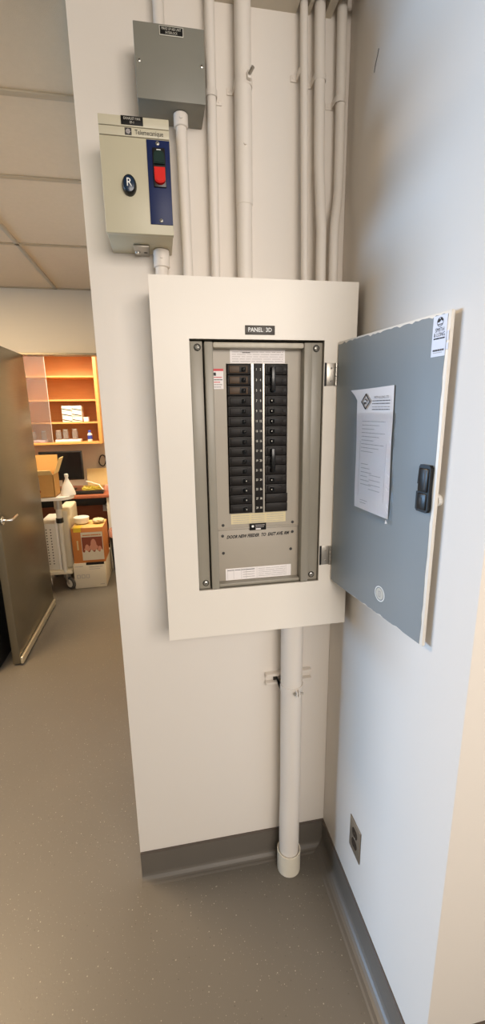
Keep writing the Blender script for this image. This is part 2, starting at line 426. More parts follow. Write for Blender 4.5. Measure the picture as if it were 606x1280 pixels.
b.box((-.378, 1.688, .1204), (-.372, 1.6955, .1207), M['ink'])
for i, (x1, m) in enumerate(((-.357, 'redprint'), (-.356, 'midink'), (-.362, 'redprint'), (-.357, 'lightink'), (-.36, 'lightink'))): b.dashes(-.3775, x1, 1.684-i*.0058, .002, .1206, M[m], words=3, seed=i+60)
b.build('caution_label', df, label='small white label with a red top')
b = MB(FW); b.box((-.342, 1.3035, .120), (-.190, 1.3315, .1204), M['yelpaper'])
for x0, x1 in ((-.338, -.292), (-.286, -.250), (-.244, -.196)):
    for i in range(4): b.dashes(x0, x1, 1.3075+i*.006, .0012, .1206, M['lightink'], words=4, seed=i+70)
b.build('ampere_label', df, label='yellowed printed strip below the breakers')
b = MB(FW); b.box((-.292, 1.2845, .1235), (-.246, 1.3035, .1242), M['engrave'], bev=.0002)
b.lathe([(.0035, 0), (0, .0004)], M['white'], 12, FW @ Matrix.Translation((-.283, 1.2955, .1242)))
b.dashes(-.276, -.25, 1.298, .0022, .1245, M['lightink'], words=3, seed=1); b.dashes(-.276, -.252, 1.293, .0018, .1245, M['lightink'], words=4, seed=2); b.box((-.275, 1.2858, .1242), (-.261, 1.2895, .1246), M['paper'])
b.build('maker_plate', df, label='small black maker plate')
b = MB(FW); b.box((-.2765, 1.333, .117), (-.254, 1.7165, .1255), M['brk'], bev=.0008)
for i in range(15):
    z = RT-PIT*(i+.5)
    for k, x in ((1, -.2705), (2, -.2600)):
        b.text(str(2*i+k), .0078, x, z, .1258, M['offwhite2'], sx=.75, bold=.0002)
b.build('circuit_number_strip', pb, label='black strip of circuit numbers between the breaker rows')
# breakers
def breaker(col, row, n=1, brown=False, blank=False, proto=None):
    z1 = RT-PIT*row; z0 = z1-PIT*n
    x0, x1 = (-.3440, -.2840) if col == 'L' else (-.2485, -.1900)
    hxx = (-.306, 1) if col == 'L' else (-.2295, -1)
    if blank: x0 += .001; x1 += .0025
    b = MB(FW); body = M['brk_lit'] if brown else M['brk']
    for k in range(n):
        a1 = z1-PIT*k-.0006; a0 = a1-PIT+.0012
        b.box((x0, a0, .112), (x1, a1, .1265 if not blank else .1285), M['brk'], bev=.0012)
        if not blank:
            xa, xb = (x0+.004, hxx[0]+.013) if col == 'L' else (hxx[0]-.013, x1-.012)
            b.box((xa, a0+.0035, .12), (xb, a1-.0035, .1295), body, bev=.0012)
            b.box((hxx[0]-.0085, a0+.005, .125), (hxx[0]+.0085, a1-.005, .1298), M['black2'], bev=.0008)
            b.box((x0+.001 if col == 'L' else x1-.010, a0+.009, .1255), (x0+.0025 if col == 'L' else x1-.003, a1-.009, .1272), M['brk'])
    name = 'filler_plate' if blank else 'breaker'
    o = b.build(name, pb, origin=((x0+x1)/2, 0, z0))
    if blank: return o
    h = MB(FW)
    for k in range(n):
        zc = z1-PIT*(k+.5); s = hxx[1]
        R = Matrix.Rotation(-s*.45, 3, 'Y')
        h.box((hxx[0]-.0035+s*.002, zc-.0048, .127), (hxx[0]+.0035+s*.002, zc+.0048, .1385), M['handle'], bev=.0012, rot=R)
        if row >= 11 or (col == 'R' and n == 1 and row > 2): h.box((hxx[0]+s*.004-.0012, zc-.0015, .1372), (hxx[0]+s*.004+.0012, zc+.0015, .1385), M['offwhite2'])  # pale chip paints a small highlight on the handle tip
    if n > 1:
        h.box((hxx[0]-.0055-.0005, z0+.010, .1365), (hxx[0]+.0055-.0005, z1-.006, .1435), M['handle'], bev=.002)
    h.build('handle', o)
    return o
for r in range(15): breaker('L', r, brown=r < 3)  # top three bodies browner to paint the light they catch
breaker('R', 0, 3)
for r in range(3, 8): breaker('R', r)
breaker('R', 8, 3)
breaker('R', 11); breaker('R', 12); breaker('R', 13, blank=True); breaker('R', 14, blank=True)
# nameplate
b = MB(FW); b.box((-.302, 1.7805, BD), (-.2285, 1.8015, BD+.0018), M['engravebrown'], bev=.0006)
b.text('PANEL  3D', .0135, -.2655, 1.7912, BD+.0021, M['white'], sx=.92, bold=.0002)
b.build('nameplate', pb, label='dark engraved plate reading PANEL 3D')
# door on two hinges
H = Vector((-.066, -.150, 0)); E_ = Vector((.12696, -.99191, 0)); NRM = Vector((-.99191, -.12696, 0))
FD = frame(H, E_, (0, 0, 1), NRM)
DW = .376; DZ0, DZ1 = 1.131, 1.766; DT = .009
b = MB(FD); b.box((0, DZ0, -DT), (DW, DZ1, -.0006), M['white_steel'], bev=.002)
# inner enamel face with an uneven painted edge
r = random.Random(5); top = []; right = []; bot = []
for i in range(41):
    u = .002+(DW-.010)*i/40; top.append((u, DZ1-.0035-.0045*r.random()*(1 if r.random() > .4 else .2)))
for i in range(31):
    z = DZ1-.006-(DZ1-DZ0-.012)*i/30; right.append((DW-.0062-.0022*r.random(), z))
for i in range(31):
    u = DW-.008-(DW-.012)*i/30; bot.append((u, DZ0+.002+.003*r.random()*(r.random() > .75)))
b.prism(top+right+bot, -.0012, 0, M['door_grey'])
door = b.build('door', pb, origin=(H.x, H.y, DZ0))
for z0, z1 in ((1.661, 1.716), (1.178, 1.232)):
    b = MB(FW); b.box((-.0985, z0-.001, BD-.012), (-.0935, z1+.001, BD+.001), M['black2'])
    b.box((-.0935, z0, BD), (-.0665, z1, BD+.0025), M['zinc'], bev=.0008)
    for k in range(5):
        zz = z0+(z1-z0)*k/5; b.cyl((-.0695, zz+.0006, BD+.005), (-.0695, zz+(z1-z0)/5-.0006, BD+.005), .0042, M['zinc'], 14)
    for zz in (z0+.012, z1-.012): b.screw(-.082, zz, BD+.0025, .0028, m=M['zinc'])
    b.build('hinge', pb, label='grey metal hinge')
# latch
b = MB(FD)
lat = [(.336, 1.494), (.339, 1.4985), (.363, 1.4985), (.367, 1.494), (.3675, 1.414), (.363, 1.4075), (.337, 1.4075), (.3325, 1.412), (.3325, 1.446), (.336, 1.446), (.336, 1.461), (.3335, 1.461)]
b.prism(lat, 0, .007, M['black'])
b.box((.3385, 1.447, .005), (.3635, 1.492, .0105), M['black'], bev=.004); b.box((.3385, 1.412, .005), (.362, 1.444, .0098), M['black'], bev=.004)
b.box((.346, 1.423, .0092), (.352, 1.436, .0106), M['screwdark'], bev=.0004)
b.box((.356, 1.452, .0098), (.360, 1.488, .0110), M['rubber'], bev=.0003)
b.build('latch', door, label='black plastic latch')
b = MB(FD); b.lathe([(0, 0), (.012, 0), (.012, .008), (.008, .0115), (0, .012)], M['whiteplastic'], 18, FD @ Matrix.Translation((.366, 1.432, -DT-.0005)) @ Matrix.Rotation(PI, 4, 'X'))
b.build('latch_knob', door, label='white knob on the outer face')
# contractor sticker (no square code)
b = MB(FD); b.box((.335, 1.692, 0), (.369, 1.7605, .0004), M['sticker'])
cx = .3525
b.lathe([(.0078, 0), (.0068, 0)], M['ink'], 24, FD @ Matrix.Translation((cx, 1.7495, .0007)))
pts = [(cx-.0075, 1.7497), (cx-.004, 1.7565), (cx-.001, 1.7535), (cx+.0015, 1.757), (cx+.0074, 1.7512), (cx+.004, 1.7505), (cx+.002, 1.753), (cx-.0005, 1.7503), (cx-.004, 1.7488)]
b.prism(pts, .0004, .0007, M['ink'])
b.dashes(cx-.0055, cx+.0055, 1.7455, .0016, .0007, M['midink'], words=3, seed=5)
b.text('SMITH', .0098, cx, 1.7362, .0007, M['ink'], sx=.8)
b.text('& LONG', .0098, cx, 1.7283, .0007, M['ink'], sx=.74)
b.dashes(.339, .366, 1.7222, .0022, .0007, M['ink'], words=4, seed=8)
b.dashes(.339, .366, 1.7025, .0030, .0007, M['midink'], words=5, seed=10)
b.dashes(.340, .363, 1.6985, .0010, .0007, M['lightink'], words=6, seed=11)
b.build('contractor_sticker', door, label='white contractor sticker with black print')
b = MB(FD); b.box((.3705, 1.717, -.0002), (.3748, 1.733, .0006), M['sticker']); b.box((.3705, 1.702, -.0002), (.3755, 1.713, .0006), M['sticker']); b.build('tape_scrap', door, label='scraps of white tape on the edge')
# round emblem
b = MB(FD); c = (.2295, 1.185)
T = FD @ Matrix.Translation((c[0], c[1], 0))
b.lathe([(.0185, .0002), (.0185, .0008), (.0160, .0008), (.0160, .0002)], M['white'], 32, T); b.lathe([(.0138, .0003), (.0132, .0009), (0, .0010)], M['offwhite2'], 32, T)
b.ring((c[0]-.004, c[1]-.007, c[0]+.004, c[1]+.007), (c[0]-.0025, c[1]-.0055, c[0]+.0025, c[1]+.0055), .0011, .0013, M['lightink']); b.build('emblem', door, label='white ringed round emblem')

# folded documents in a clear sleeve stuck on the door: a thing of its own
ds = thing('document_sleeve', H+E_*.175+Vector((0, 0, 1.36))+NRM*.001, 'clear plastic sleeve holding white letterhead sheets on the open grey panel door', 'document')
b = MB(FD); nU, nZ = 8, 24; vs = []; fs = []
def sheet(u0a, u0b, u1a, u1b, z0, z1, w, off):
    vs = []; fs = []
    for j in range(nZ+1):
        t = j/nZ
        for i in range(nU+1):
            s_ = i/nU; ua = u0a+(u0b-u0a)*t; ub = u1a+(u1b-u1a)*t
            u = ua+(ub-ua)*s_; z = z0+(z1-z0)*t+(.0045*s_ if t > .95 else 0)-(.003*s_*(1-t))
            curl = .012*max(0, t-.93)/.07*(1-s_)**4
            vs.append((u-(.010*max(0, t-.93)/.07*(1-s_)), z, off+w*math.sin(t*9+s_*3)*.5+w+curl))
    for j in range(nZ):
        for i in range(nU):
            a = j*(nU+1)+i; fs.append((a, a+1, a+nU+2, a+nU+1))
    return vs, fs
v_, f_ = sheet(.112, .104, .245, .2385, 1.370, 1.645, .0012, .0022)
b.add(v_, f_, M['paper']); b.add([(x, y, z-.0006) for x, y, z in v_], [f[::-1] for f in f_], M['paper'])
zt = .0066
# letterhead: diamond mark with two strokes, company line, small print
dm = (.1435, 1.6185); dw, dh = .0185, .0185
pd = lambda k: [(dm[0]-dw*k, dm[1]), (dm[0], dm[1]-dh*k), (dm[0]+dw*k, dm[1]), (dm[0], dm[1]+dh*k)]
O_, N_ = pd(1), pd(.76)
b.add([(x, y, zt) for x, y in O_+N_], [(k, (k+1) % 4, 4+(k+1) % 4, 4+k) for k in range(4)], M['ink'])
b.add([(dm[0]+x, dm[1]+y, zt) for x, y in ((-.009, -.001), (-.002, -.007), (-.0005, -.004), (.002, -.0055), (.0015, -.001), (-.003, -.0015))], [(0, 1, 2, 3, 4, 5)], M['ink'])
b.add([(dm[0]+x, dm[1]+y, zt) for x, y in ((-.004, .0035), (.000, .0075), (.004, .003), (.009, .002), (.004, -.0005), (.001, .003))], [(5, 4, 3, 2, 1, 0)], M['ink'])
b.text('SMITH & LONG LTD', .0072, .2015, 1.6265, zt, M['ink'], sx=.82)
for i, (z, m) in enumerate(((1.6195, 'midink'), (1.6135, 'midink'), (1.6065, 'lightink'), (1.6010, 'midink'))): b.dashes(.1695, .2325, z, .0018, zt, M[m], words=7, seed=i+90)
for i in range(9): b.dashes(.135, .222-.02*(i % 3), 1.575-i*.0085, .0013, zt+.0004, M['lightink'], words=9, seed=i+100)
for i in range(6): b.dashes(.138, .165+.008*((i*7) % 3), 1.478-i*.0095, .0013, zt+.0004, M['lightink'], words=3, seed=i+120)
for i in range(4): b.dashes(.172, .215, 1.455-i*.011, .0012, zt+.0004, M['lightink'], words=4, seed=i+130)
b.dashes(.140, .170, 1.392, .0012, zt+.0004, M['lightink'], words=3, seed=4); b.dashes(.140, .165, 1.386, .0012, zt+.0004, M['lightink'], words=3, seed=6)
for x in (.130, .229): b.box((x, 1.40, zt), (x+.0004, 1.53, zt+.0003), M['lightink'])
b.build('letterhead_sheet', ds, label='white letterhead sheet with diamond logo')
b = MB(FD); v_, f_ = sheet(.1085, .098, .2505, .2425, 1.361, 1.592, .0014, .0085)
v_ = [(x, y, .0088+.0012*math.sin(y*55+x*20)) for x, y, z in v_]
b.add(v_, f_, M['plastic_film']); b.add([(x, y, z-.0005) for x, y, z in v_], [f[::-1] for f in f_], M['plastic_film'])
b.build('clear_pocket', ds, label='clear plastic pocket')
for u, z in ((.2415, 1.535), (.2435, 1.463), (.2440, 1.440), (.2435, 1.431), (.2465, 1.396), (.2470, 1.384), (.2485, 1.362)):
    MB(FD).prism([(u-.003, z-.004), (u+.005, z-.002), (u-.001, z+.005)], .0100, .0106, M['paper']).build('tape_tab', ds)

# ------------------------------------------------------------------ grey junction box
gx0, gx1, gz0, gz1, gd = -.523, -.3745, 2.270, 2.405, .092
gb = thing('junction_box', (-.449, 0, gz0), 'plain grey metal junction box with black nameplate, high behind the beige starter box', 'junction box')
b = MB(FW); b.box((gx0, gz0, .001), (gx1, gz1, gd-.003), M['box_grey'], bev=.002); b.build('body', gb)
b = MB(FW); b.box((gx0-.001, gz0-.001, gd-.003), (gx1+.001, gz1+.001, gd), M['box_grey'], bev=.0015); gc = b.build('cover', gb)
for x, z in ((-.515, 2.337), (-.381, 2.339)):
    MB(FW).screw(x, z, gd, .0042).build('screw', gc)
b = MB(FW); b.box((-.4695, 2.3855, gd), (-.4185, 2.4025, gd+.0015), M['offwhite2'], bev=.0005); b.box((-.468, 2.387, gd+.001), (-.420, 2.401, gd+.0019), M['engrave'])
b.text('MAKE UP AIR UNIT', .0068, -.444, 2.3968, gd+.0022, M['offwhite2'], sx=.72); b.text('INTERLOCK', .0064, -.444, 2.3902, gd+.0022, M['offwhite2'], sx=.74)
b.build('nameplate', gb, label='black nameplate reading MAKE UP AIR UNIT INTERLOCK')

# ------------------------------------------------------------------ beige motor starter
sx0, sx1, sz0, sz1, sd = -.607, -.4605, 1.990, 2.210, .135
sb = thing('motor_starter', (-.534, 0, sz0), 'beige motor starter box with blue plate, red stop button and black R knob', 'starter box')
b = MB(FW); b.box((sx0+.001, sz0, .001), (sx1-.001, sz1-.001, sd-.014), M['beige'], bev=.002); b.build('body', sb)
b = MB(FW); b.box((sx0, sz0-.001, sd-.015), (sx1, 2.172, sd), M['beige'], bev=.0015)
b.box((sx0, 2.1735, sd-.015), (sx1, 2.190, sd), M['beige2'], bev=.0012); b.box((sx0, 2.1912, sd-.015), (sx1, sz1, sd), M['beige2'], bev=.0012)
b.box((sx0+.001, 2.16, sd-.015), (sx1-.001, 2.2, sd-.002), M['groove'])
b.box((-.5535, 2.1755, sd), (-.5395, 2.1885, sd+.0004), M['ink'])
b.lathe([(.0042, 0), (0, .0002)], M['lightink'], 12, FW @ Matrix.Translation((-.5465, 2.182, sd+.0005)))
for a in range(4): b.box((-.0006, -.0055, 0), (.0006, .0055, .0002), M['lightink'], F=FW @ Matrix.Translation((-.5465, 2.182, sd+.0005)) @ Matrix.Rotation(a*PI/4, 4, 'Z'))
b.text('Telemecanique', .0125, -.503, 2.1815, sd+.0004, M['ink'], sx=.78, bold=.0001)
cv = b.build('cover', sb)
b = MB(FW); b.box((-.560, 2.1935, sd), (-.5145, 2.2095, sd+.0015), M['engrave'], bev=.0004)
b.text('EXHAUST FAN', .0066, -.5372, 2.2045, sd+.0018, M['offwhite2'], sx=.8); b.text('EF-1', .0062, -.5372, 2.1978, sd+.0018, M['offwhite2'], sx=.85)
b.build('nameplate', sb, label='black nameplate reading EXHAUST FAN EF-1')
b = MB(FW); b.box((-.510, 2.009, sd), (-.4612, 2.170, sd+.002), M['blue'], bev=.0006)
for z in (2.1635, 2.0165): b.screw(-.4865, z, sd+.002, .0042)
bp = b.build('button_plate', sb, label='navy blue button plate')
b = MB(FW); b.box((-.4985, 2.0805, sd+.002), (-.4715, 2.1545, sd+.006), M['black'], bev=.0015); b.build('button_bezel', bp)
def btn(name, z0, z1, m, up, lab):
    b = MB(FW); xs = (-.4965, -.4735); w = (xs[1]-xs[0])/2; cx = (xs[0]+xs[1])/2; poly = []
    n = 12
    if up: poly = [(xs[0], z0), (xs[1], z0)]+[(cx+w*math.cos(a*PI/n), z1-w*.75+w*.75*math.sin(a*PI/n)) for a in range(n+1)]
    else: poly = [(xs[1], z1), (xs[0], z1)]+[(cx-w*math.cos(a*PI/n), z0+w*.75-w*.75*math.sin(a*PI/n)) for a in range(n+1)]
    b.prism(poly, sd+.005, sd+(.015 if not up else .011), m)
    ins = [(cx+(x-cx)*.86, (z0+z1)/2+(z-(z0+z1)/2)*.86) for x, z in poly]
    b.prism(ins, sd+.005, sd+(.0165 if not up else .0122), m)
    b.build(name, bp, label=lab)
btn('start_button', 2.1225, 2.1475, M['green'], True, 'dark green start button')
MB(FW).box((-.4895, 2.1495, sd+.006), (-.4805, 2.1512, sd+.0063), M['white']).build('start_mark', bp)
btn('stop_button', 2.0845, 2.1145, M['red'], False, 'red stop button')
b = MB(FW); T = FW @ Matrix.Translation((-.551, 2.080, sd)) @ Matrix.Diagonal((.78, 1, 1, 1))
b.lathe([(.0195, 0), (.0195, .006), (.0175, .013), (.0155, .0145), (.0150, .0135), (0, .0135)], M['black'], 32, T); b.lathe([(.0149, .0137), (.010, .0150), (0, .0153)], M['navybtn'], 32, T)
b.text('R', .0225, -.551, 2.081, sd+.0157, M['white'], sx=.9); b.build('reset_button', sb, label='oval black reset knob marked R')
b = MB(); b.box((-.553, -.070, 1.9845), (-.517, -.004, 1.9885), M['zinc'], bev=.001)
b.lathe([(.0062, 0), (.0058, .003), (.003, .0045), (0, .005)], M['screw'], 16, Matrix.Translation((-.545, -.030, 1.9846)) @ Matrix.Rotation(PI, 4, 'X'))
b.lathe([(.005, 0), (0, .0006)], M['screwdark'], 16, Matrix.Translation((-.526, -.030, 1.9845)) @ Matrix.Rotation(PI, 4, 'X'))
b.build('bottom_bracket', sb, label='small metal bracket under the box')

# ------------------------------------------------------------------ conduits
def clamp(F, x, z, y, r, side=1):
    b = MB(FW)
    n = 14; pts = []
    for i in range(n+1):
        a = -PI*.05+PI*1.1*i/n; pts.append((x+(r+.0012)*math.cos(a), y+(r+.0012)*math.sin(a)))
    pts = [(x+r+.0012, .0012)]+pts+[(x-r-.0012, .0012)]
    for (x0, y0), (x1, y1) in zip(pts, pts[1:]):
        dx, dy = x1-x0, y1-y0; L = math.hypot(dx, dy); nx, ny = dy/L*.001, -dx/L*.001
        b.add([(x0, z-.007, y0), (x1, z-.007, y1), (x1, z+.007, y1), (x0, z+.007, y0), (x0+nx, z-.007, y0+ny), (x1+nx, z-.007, y1+ny), (x1+nx, z+.007, y1+ny), (x0+nx, z+.007, y0+ny)],
              [(4, 5, 6, 7), (0, 3, 2, 1), (0, 1, 5, 4), (3, 7, 6, 2)], M['paintpipe'])
    s = side
    b.box((x+s*(r-.004), z-.007, .0008), (x+s*(r+.016), z+.007, .003), M['paintpipe'], bev=.0006)
    b.screw(x+s*(r+.009), z, .003, .0035, m=M['paintpipe'], slot=False)
    return b
def conduit(pts, r, label, clamps=(), couplings=(), base=None):
    t = thing('conduit', base or pts[-1], label, 'conduit', None)
    b = MB(); P = []
    for i, p in enumerate(pts):
        P.append(p)
    b.tube(P, r, M['paintpipe'], 20); b.build('pipe', t)
    for z, x, y, s in clamps: clamp(None, x, z, y, r, s).build('strap', t)
    for (x, y, za, zb, rr) in couplings:
        b = MB(); b.cyl((x, y, za), (x, y, zb), rr, M['paintpipe'], 24, bev=.0015)
        b.cyl((x, y-rr+.001, (za+zb)/2), (x+.0, y-rr-.003, (za+zb)/2), .0035, M['paintpipe'], 10)
        b.build('coupling', t)
    return t
def smooth(pts, k=6):       # ease between key points
    out = []
    for (a, b_) in zip(pts, pts[1:]):
        for i in range(k):
            t = i/k; s = t*t*(3-2*t); out.append((a[0]+(b_[0]-a[0])*s, a[1]+(b_[1]-a[1])*s, a[2]+(b_[2]-a[2])*t))
    out.append(pts[-1]); return out
TOP = 2.68
conduit([(-.467, -.030, TOP), (-.467, -.030, gz1)], .0125, 'short white conduit rising from the top of the grey junction box', couplings=[(-.467, -.030, gz1, gz1+.022, .0165)])
conduit([(-.3515, -.022, TOP), (-.3535, -.026, 1.906)], .0118, 'slim white conduit just right of the grey junction box', clamps=[(2.330, -.3525, .024, 1)])
c3 = conduit([(-.276, -.028, TOP), (-.2785, -.032, 1.906)], .0195, 'thickest white conduit above the panel, alone in the middle', clamps=[(2.353, -.2765, .030, -1)], couplings=[(-.2775, -.031, 2.10, 2.347, .0208)])
b = MB(); b.box((-.272, -.060, 2.350), (-.262, -.046, 2.366), M['paintpipe'], bev=.002); b.cyl((-.267, -.06, 2.358), (-.262, -.074, 2.362), .004, M['zinc'], 10); b.build('clamp_screw', c3)
conduit([(-.131, -.024, TOP), (-.1205, -.042, 1.906)], .0092, 'thinnest white conduit, left of the three bunched by the corner', clamps=[(2.395, -.127, .026, -1)])
conduit([(-.092, -.026, TOP), (-.0845, -.032, 2.20), (-.0785, -.043, 2.05), (-.078, -.045, 1.906)], .0130, 'white conduit in the middle of the three bunched by the corner', clamps=[(2.385, -.0865, .028, -1)])
conduit(smooth([(-.034, -.026, TOP), (-.029, -.026, 2.16), (-.0465, -.05, 2.04), (-.046, -.05, 1.906)]), .0120, 'white conduit nearest the corner with an offset bend low down', clamps=[(2.345, -.0325, .026, -1)])
conduit([(-.4285, -.050, gz0-.001), (-.4255, -.050, 1.906)], .0128, 'white conduit joining the grey junction box to the panel top', couplings=[(-.4285, -.050, gz0-.028, gz0-.001, .0165)])
c8 = conduit([(-.4885, -.036, sz0), (-.4905, -.036, 1.906)], .0155, 'stubby white conduit joining the beige starter box to the panel top', couplings=[(-.4888, -.036, 1.950, sz0-.001, .0195)])
# big pipe below
px_, py_ = -.148, -.058; pr = .0345
bp_ = thing('conduit', (px_, py_, 0), 'thick white conduit running from the panel bottom down into the floor', 'conduit')
b = MB(); b.tube(smooth([(px_, py_, BZ0+.003), (px_, py_, .32), (px_-.003, py_-.004, .20), (px_-.003, py_-.004, .001)]), pr, M['paintpipe'], 28); b.build('pipe', bp_)
b = MB(); b.lathe([(pr+.003, 0), (pr+.0065, .002), (pr+.0065, .085), (pr+.003, .085), (pr+.003, 0)], M['creamsleeve'], 28, Matrix.Translation((px_-.003, py_-.004, 0))); b.build('floor_sleeve', bp_, label='cream sleeve at the floor')
b = MB(FW)
b.box((-.222, .722, .0005), (-.066, .760, .004), M['paintpipe'], bev=.0006); b.box((-.222, .722, .004), (-.066, .730, .0205), M['paintpipe'], bev=.0006); b.box((-.222, .752, .004), (-.066, .760, .0205), M['paintpipe'], bev=.0006)
b.box((-.195, .7305, .006), (-.183, .7515, .008), M['screwdark'])
b.build('strut_channel', bp_, label='slotted strut channel fixed to the wall')
b = MB(FW)
n = 18; yy = -py_
for (a0, a1) in [(-PI*.02+PI*1.04*i/n, -PI*.02+PI*1.04*(i+1)/n) for i in range(n)]:
    ra, rb = pr+.0004, pr+.0026; q = [(px_+rr*math.cos(a), yy+rr*math.sin(a)) for a in (a0, a1) for rr in (ra, rb)]
    zo = .737
    b.add([(q[k][0], zo-.012+(.018-.018*(yy+0-.02)/.06)*0, q[k][1]) for k in (0, 2, 3, 1)]+[(q[k][0], zo+.012, q[k][1]) for k in (0, 2, 3, 1)], [(0, 1, 2, 3), (7, 6, 5, 4), (0, 4, 5, 1), (1, 5, 6, 2), (2, 6, 7, 3), (3, 7, 4, 0)], M['paintpipe'])
for s in (-1, 1): b.box((px_+s*(pr+.0004)-.001, .725, .012), (px_+s*(pr+.0024)+.001, .749, yy), M['paintpipe'])
b.box((px_+.002, .727, yy+pr), (px_+.006, .747, yy+pr+.016), M['paintpipe'], bev=.0008); b.box((px_+.0095, .727, yy+pr), (px_+.0135, .747, yy+pr+.016), M['paintpipe'], bev=.0008)
b.cyl((px_-.006, .737, yy+pr+.009), (px_+.026, .737, yy+pr+.009), .003, M['zinc'], 10); b.cyl((px_-.004, .737, yy+pr+.009), (px_+.002, .737, yy+pr+.009), .006, M['screw'], 6)
b.build('pipe_clamp', bp_, label='bolted clamp round the pipe')

# ------------------------------------------------------------------ outlet on the right wall
FR = frame((0, 0, 0), (0, -1, 0), (0, 0, 1), (-1, 0, 0))     # (u = -y, z, out)
ot = thing('wall_outlet', (0, -.2585, .267), 'steel duplex outlet plate with dark sockets low on the right wall', 'outlet')
b = MB(FR); b.box((.2236, .2666, .0003), (.2936, .3806, .0035), M['plate'], bev=.0015, seg=3); b.screw(.2586, .3236, .0035, .003, m=M['zinc']); b.build('plate', ot)
for zc in (.3045, .3435):
    b = MB(FR); n = 20
    poly = [(.2586+.0168*math.cos(2*PI*i/n), zc+max(-.0138, min(.0138, .0172*math.sin(2*PI*i/n)))) for i in range(n)]
    b.prism(poly, .0034, .0048, M['brown'])
    for dx in (-.006, .006): b.box((.2586+dx-.0012, zc-.001, .0047), (.2586+dx+.0012, zc+.008, .0050), M['black2'])
    b.cyl((.2586, zc-.0075, .0047), (.2586, zc-.0075, .0050), .0028, M['black2'], 10)
    b.build('socket', ot)
# scratch on the wall
tag(MB(FR).tube([(.145, 2.333, .0007), (.150, 2.346, .0007), (.158, 2.357, .0007), (.162, 2.366, .0007)], .0008, M['midink'], 6).build('wall_scuff', origin=(0, -.15, 2.333)), 'thin dark scuff mark high on the right wall', 'mark')

# ------------------------------------------------------------------ far room
cab = thing('wall_cabinet', (-1.75, 3.97, 1.255), 'orange wooden wall cabinet with open shelves and a sliding glass pane', 'cabinet')
CX0, CX1, CY0, CY1 = -2.35, -1.165, 3.80, 4.148
MB().box((CX0, CY1-.012, 1.285), (CX1-.02, CY1, 2.24), M['orangewood']).build('back_panel', cab)
MB().box((CX1-.035, CY0, 1.262), (CX1, CY1, 2.24), M['orangewood2'], bev=.002).build('side_panel', cab)
MB().box((CX0, CY0, 1.262), (CX0+.02, CY1, 2.24), M['orangewood2'], bev=.002).build('side_panel', cab)
MB().box((CX0+.02, CY0, 1.262), (CX1-.035, CY1-.012, 1.285), M['orangewood2'], bev=.002).build('bottom_panel', cab)
MB().box((CX0+.02, CY0, 2.218), (CX1-.035, CY1-.012, 2.24), M['orangewood2'], bev=.002).build('top_panel', cab)
for z in (1.982, 1.738, 1.500):
    MB().box((CX0+.02, CY0+.02, z-.018), (CX1-.035, CY1-.012, z), M['orangewood2'], bev=.002).build('shelf', cab)
b = MB(); b.box((CX0+.03, CY0+.004, 1.287), (-1.682, CY0+.010, 2.216), M['pane']); b.box((-1.6835, CY0+.003, 1.287), (-1.6795, CY0+.011, 2.216), M['offwhite2'])
b.build('glass_door', cab, label='sliding glass pane with a bright edge')
# six white cartons with black slanted bands, on the third shelf
k = 0
cols = ['left', 'right']; rows = ['bottom', 'middle', 'top']
for i in range(2):
    for j in range(3):
        x0 = -1.568+i*.104; z0 = 1.5005+j*.058; a = MB()
        a.box((x0, 3.845+.004*((i+j) % 2), z0), (x0+.100, 3.99, z0+.0565), M['whiteplastic'], bev=.002)
        y = 3.8445+.004*((i+j) % 2)
        s = 1
        a.add([(x0+.002, y, z0+.020), (x0+.098, y, z0+.004), (x0+.098, y, z0+.012), (x0+.002, y, z0+.031)], [(0, 1, 2, 3)], M['ink'])
        a.add([(x0+.002, y, z0+.052), (x0+.05, y, z0+.047), (x0+.05, y, z0+.049), (x0+.002, y, z0+.054)], [(0, 1, 2, 3)], M['lightink'])
        o = a.build('carton', origin=(x0+.05, 3.9, z0))
        tag(o, 'white carton with black slanted band, %s of the %s stack on the cabinet shelf' % (rows[j], cols[i]), 'carton', 'white cartons on the cabinet shelf')
a = MB(); a.box((-1.352, 3.86, 1.5005), (-1.300, 3.92, 1.545), M['lavender'], bev=.006); a.box((-1.354, 3.858, 1.545), (-1.298, 3.922, 1.551), M['whiteplastic'], bev=.002)
tag(a.build('tub', origin=(-1.326, 3.89, 1.5005)), 'small pale lidded tub right of the white cartons', 'tub')
# foam trays, jars, bottle on the bottom shelf
a = MB(); a.box((-1.665, 3.835, 1.2855), (-1.40, 3.96, 1.312), M['foam'], bev=.006, seg=3); tag(a.build('foam_tray', origin=(-1.53, 3.9, 1.2855)), 'white foam tray under the glass jars on the bottom shelf', 'tray')
a = MB(); a.box((-1.98, 3.835, 1.2855), (-1.765, 3.96, 1.312), M['lavender'], bev=.006, seg=3); tag(a.build('foam_tray', origin=(-1.87, 3.9, 1.2855)), 'pale tray behind the sliding glass pane', 'tray')
jar0 = None
def jar(x, y, z, h, r, label):
    T = Matrix.Translation((x, y, z)); a = MB()
    a.lathe([(0, 0), (r*.95, 0), (r, .004), (r, h*.72), (r*.78, h*.84), (r*.78, h), (r*.68, h), (r*.68, h*.83), (r*.9, h*.70), (r*.9, .008), (0, .007)], M['glass'], 20, T)
    o = thing('glass_jar', (x, y, z), label, 'jar', 'glass jars in the cabinet')
    a.build('body', o); a = MB(); a.lathe([(r*.80, h*.90), (r*.86, h*.90), (r*.86, h*.94), (r*.80, h*.94)], M['offwhite2'], 20, T); a.build('rim', o); return o
jar(-1.632, 3.875, 1.3125, .105, .031, 'leftmost glass jar standing on the white foam tray')
jar(-1.560, 3.885, 1.3125, .112, .030, 'middle glass jar on the white foam tray')
jar(-1.462, 3.885, 1.3125, .115, .031, 'rightmost glass jar on the white foam tray, near the bottle')
jar(-1.79, 3.90, 1.3125, .10, .027, 'glass jar behind the sliding glass pane nearest its bright edge')
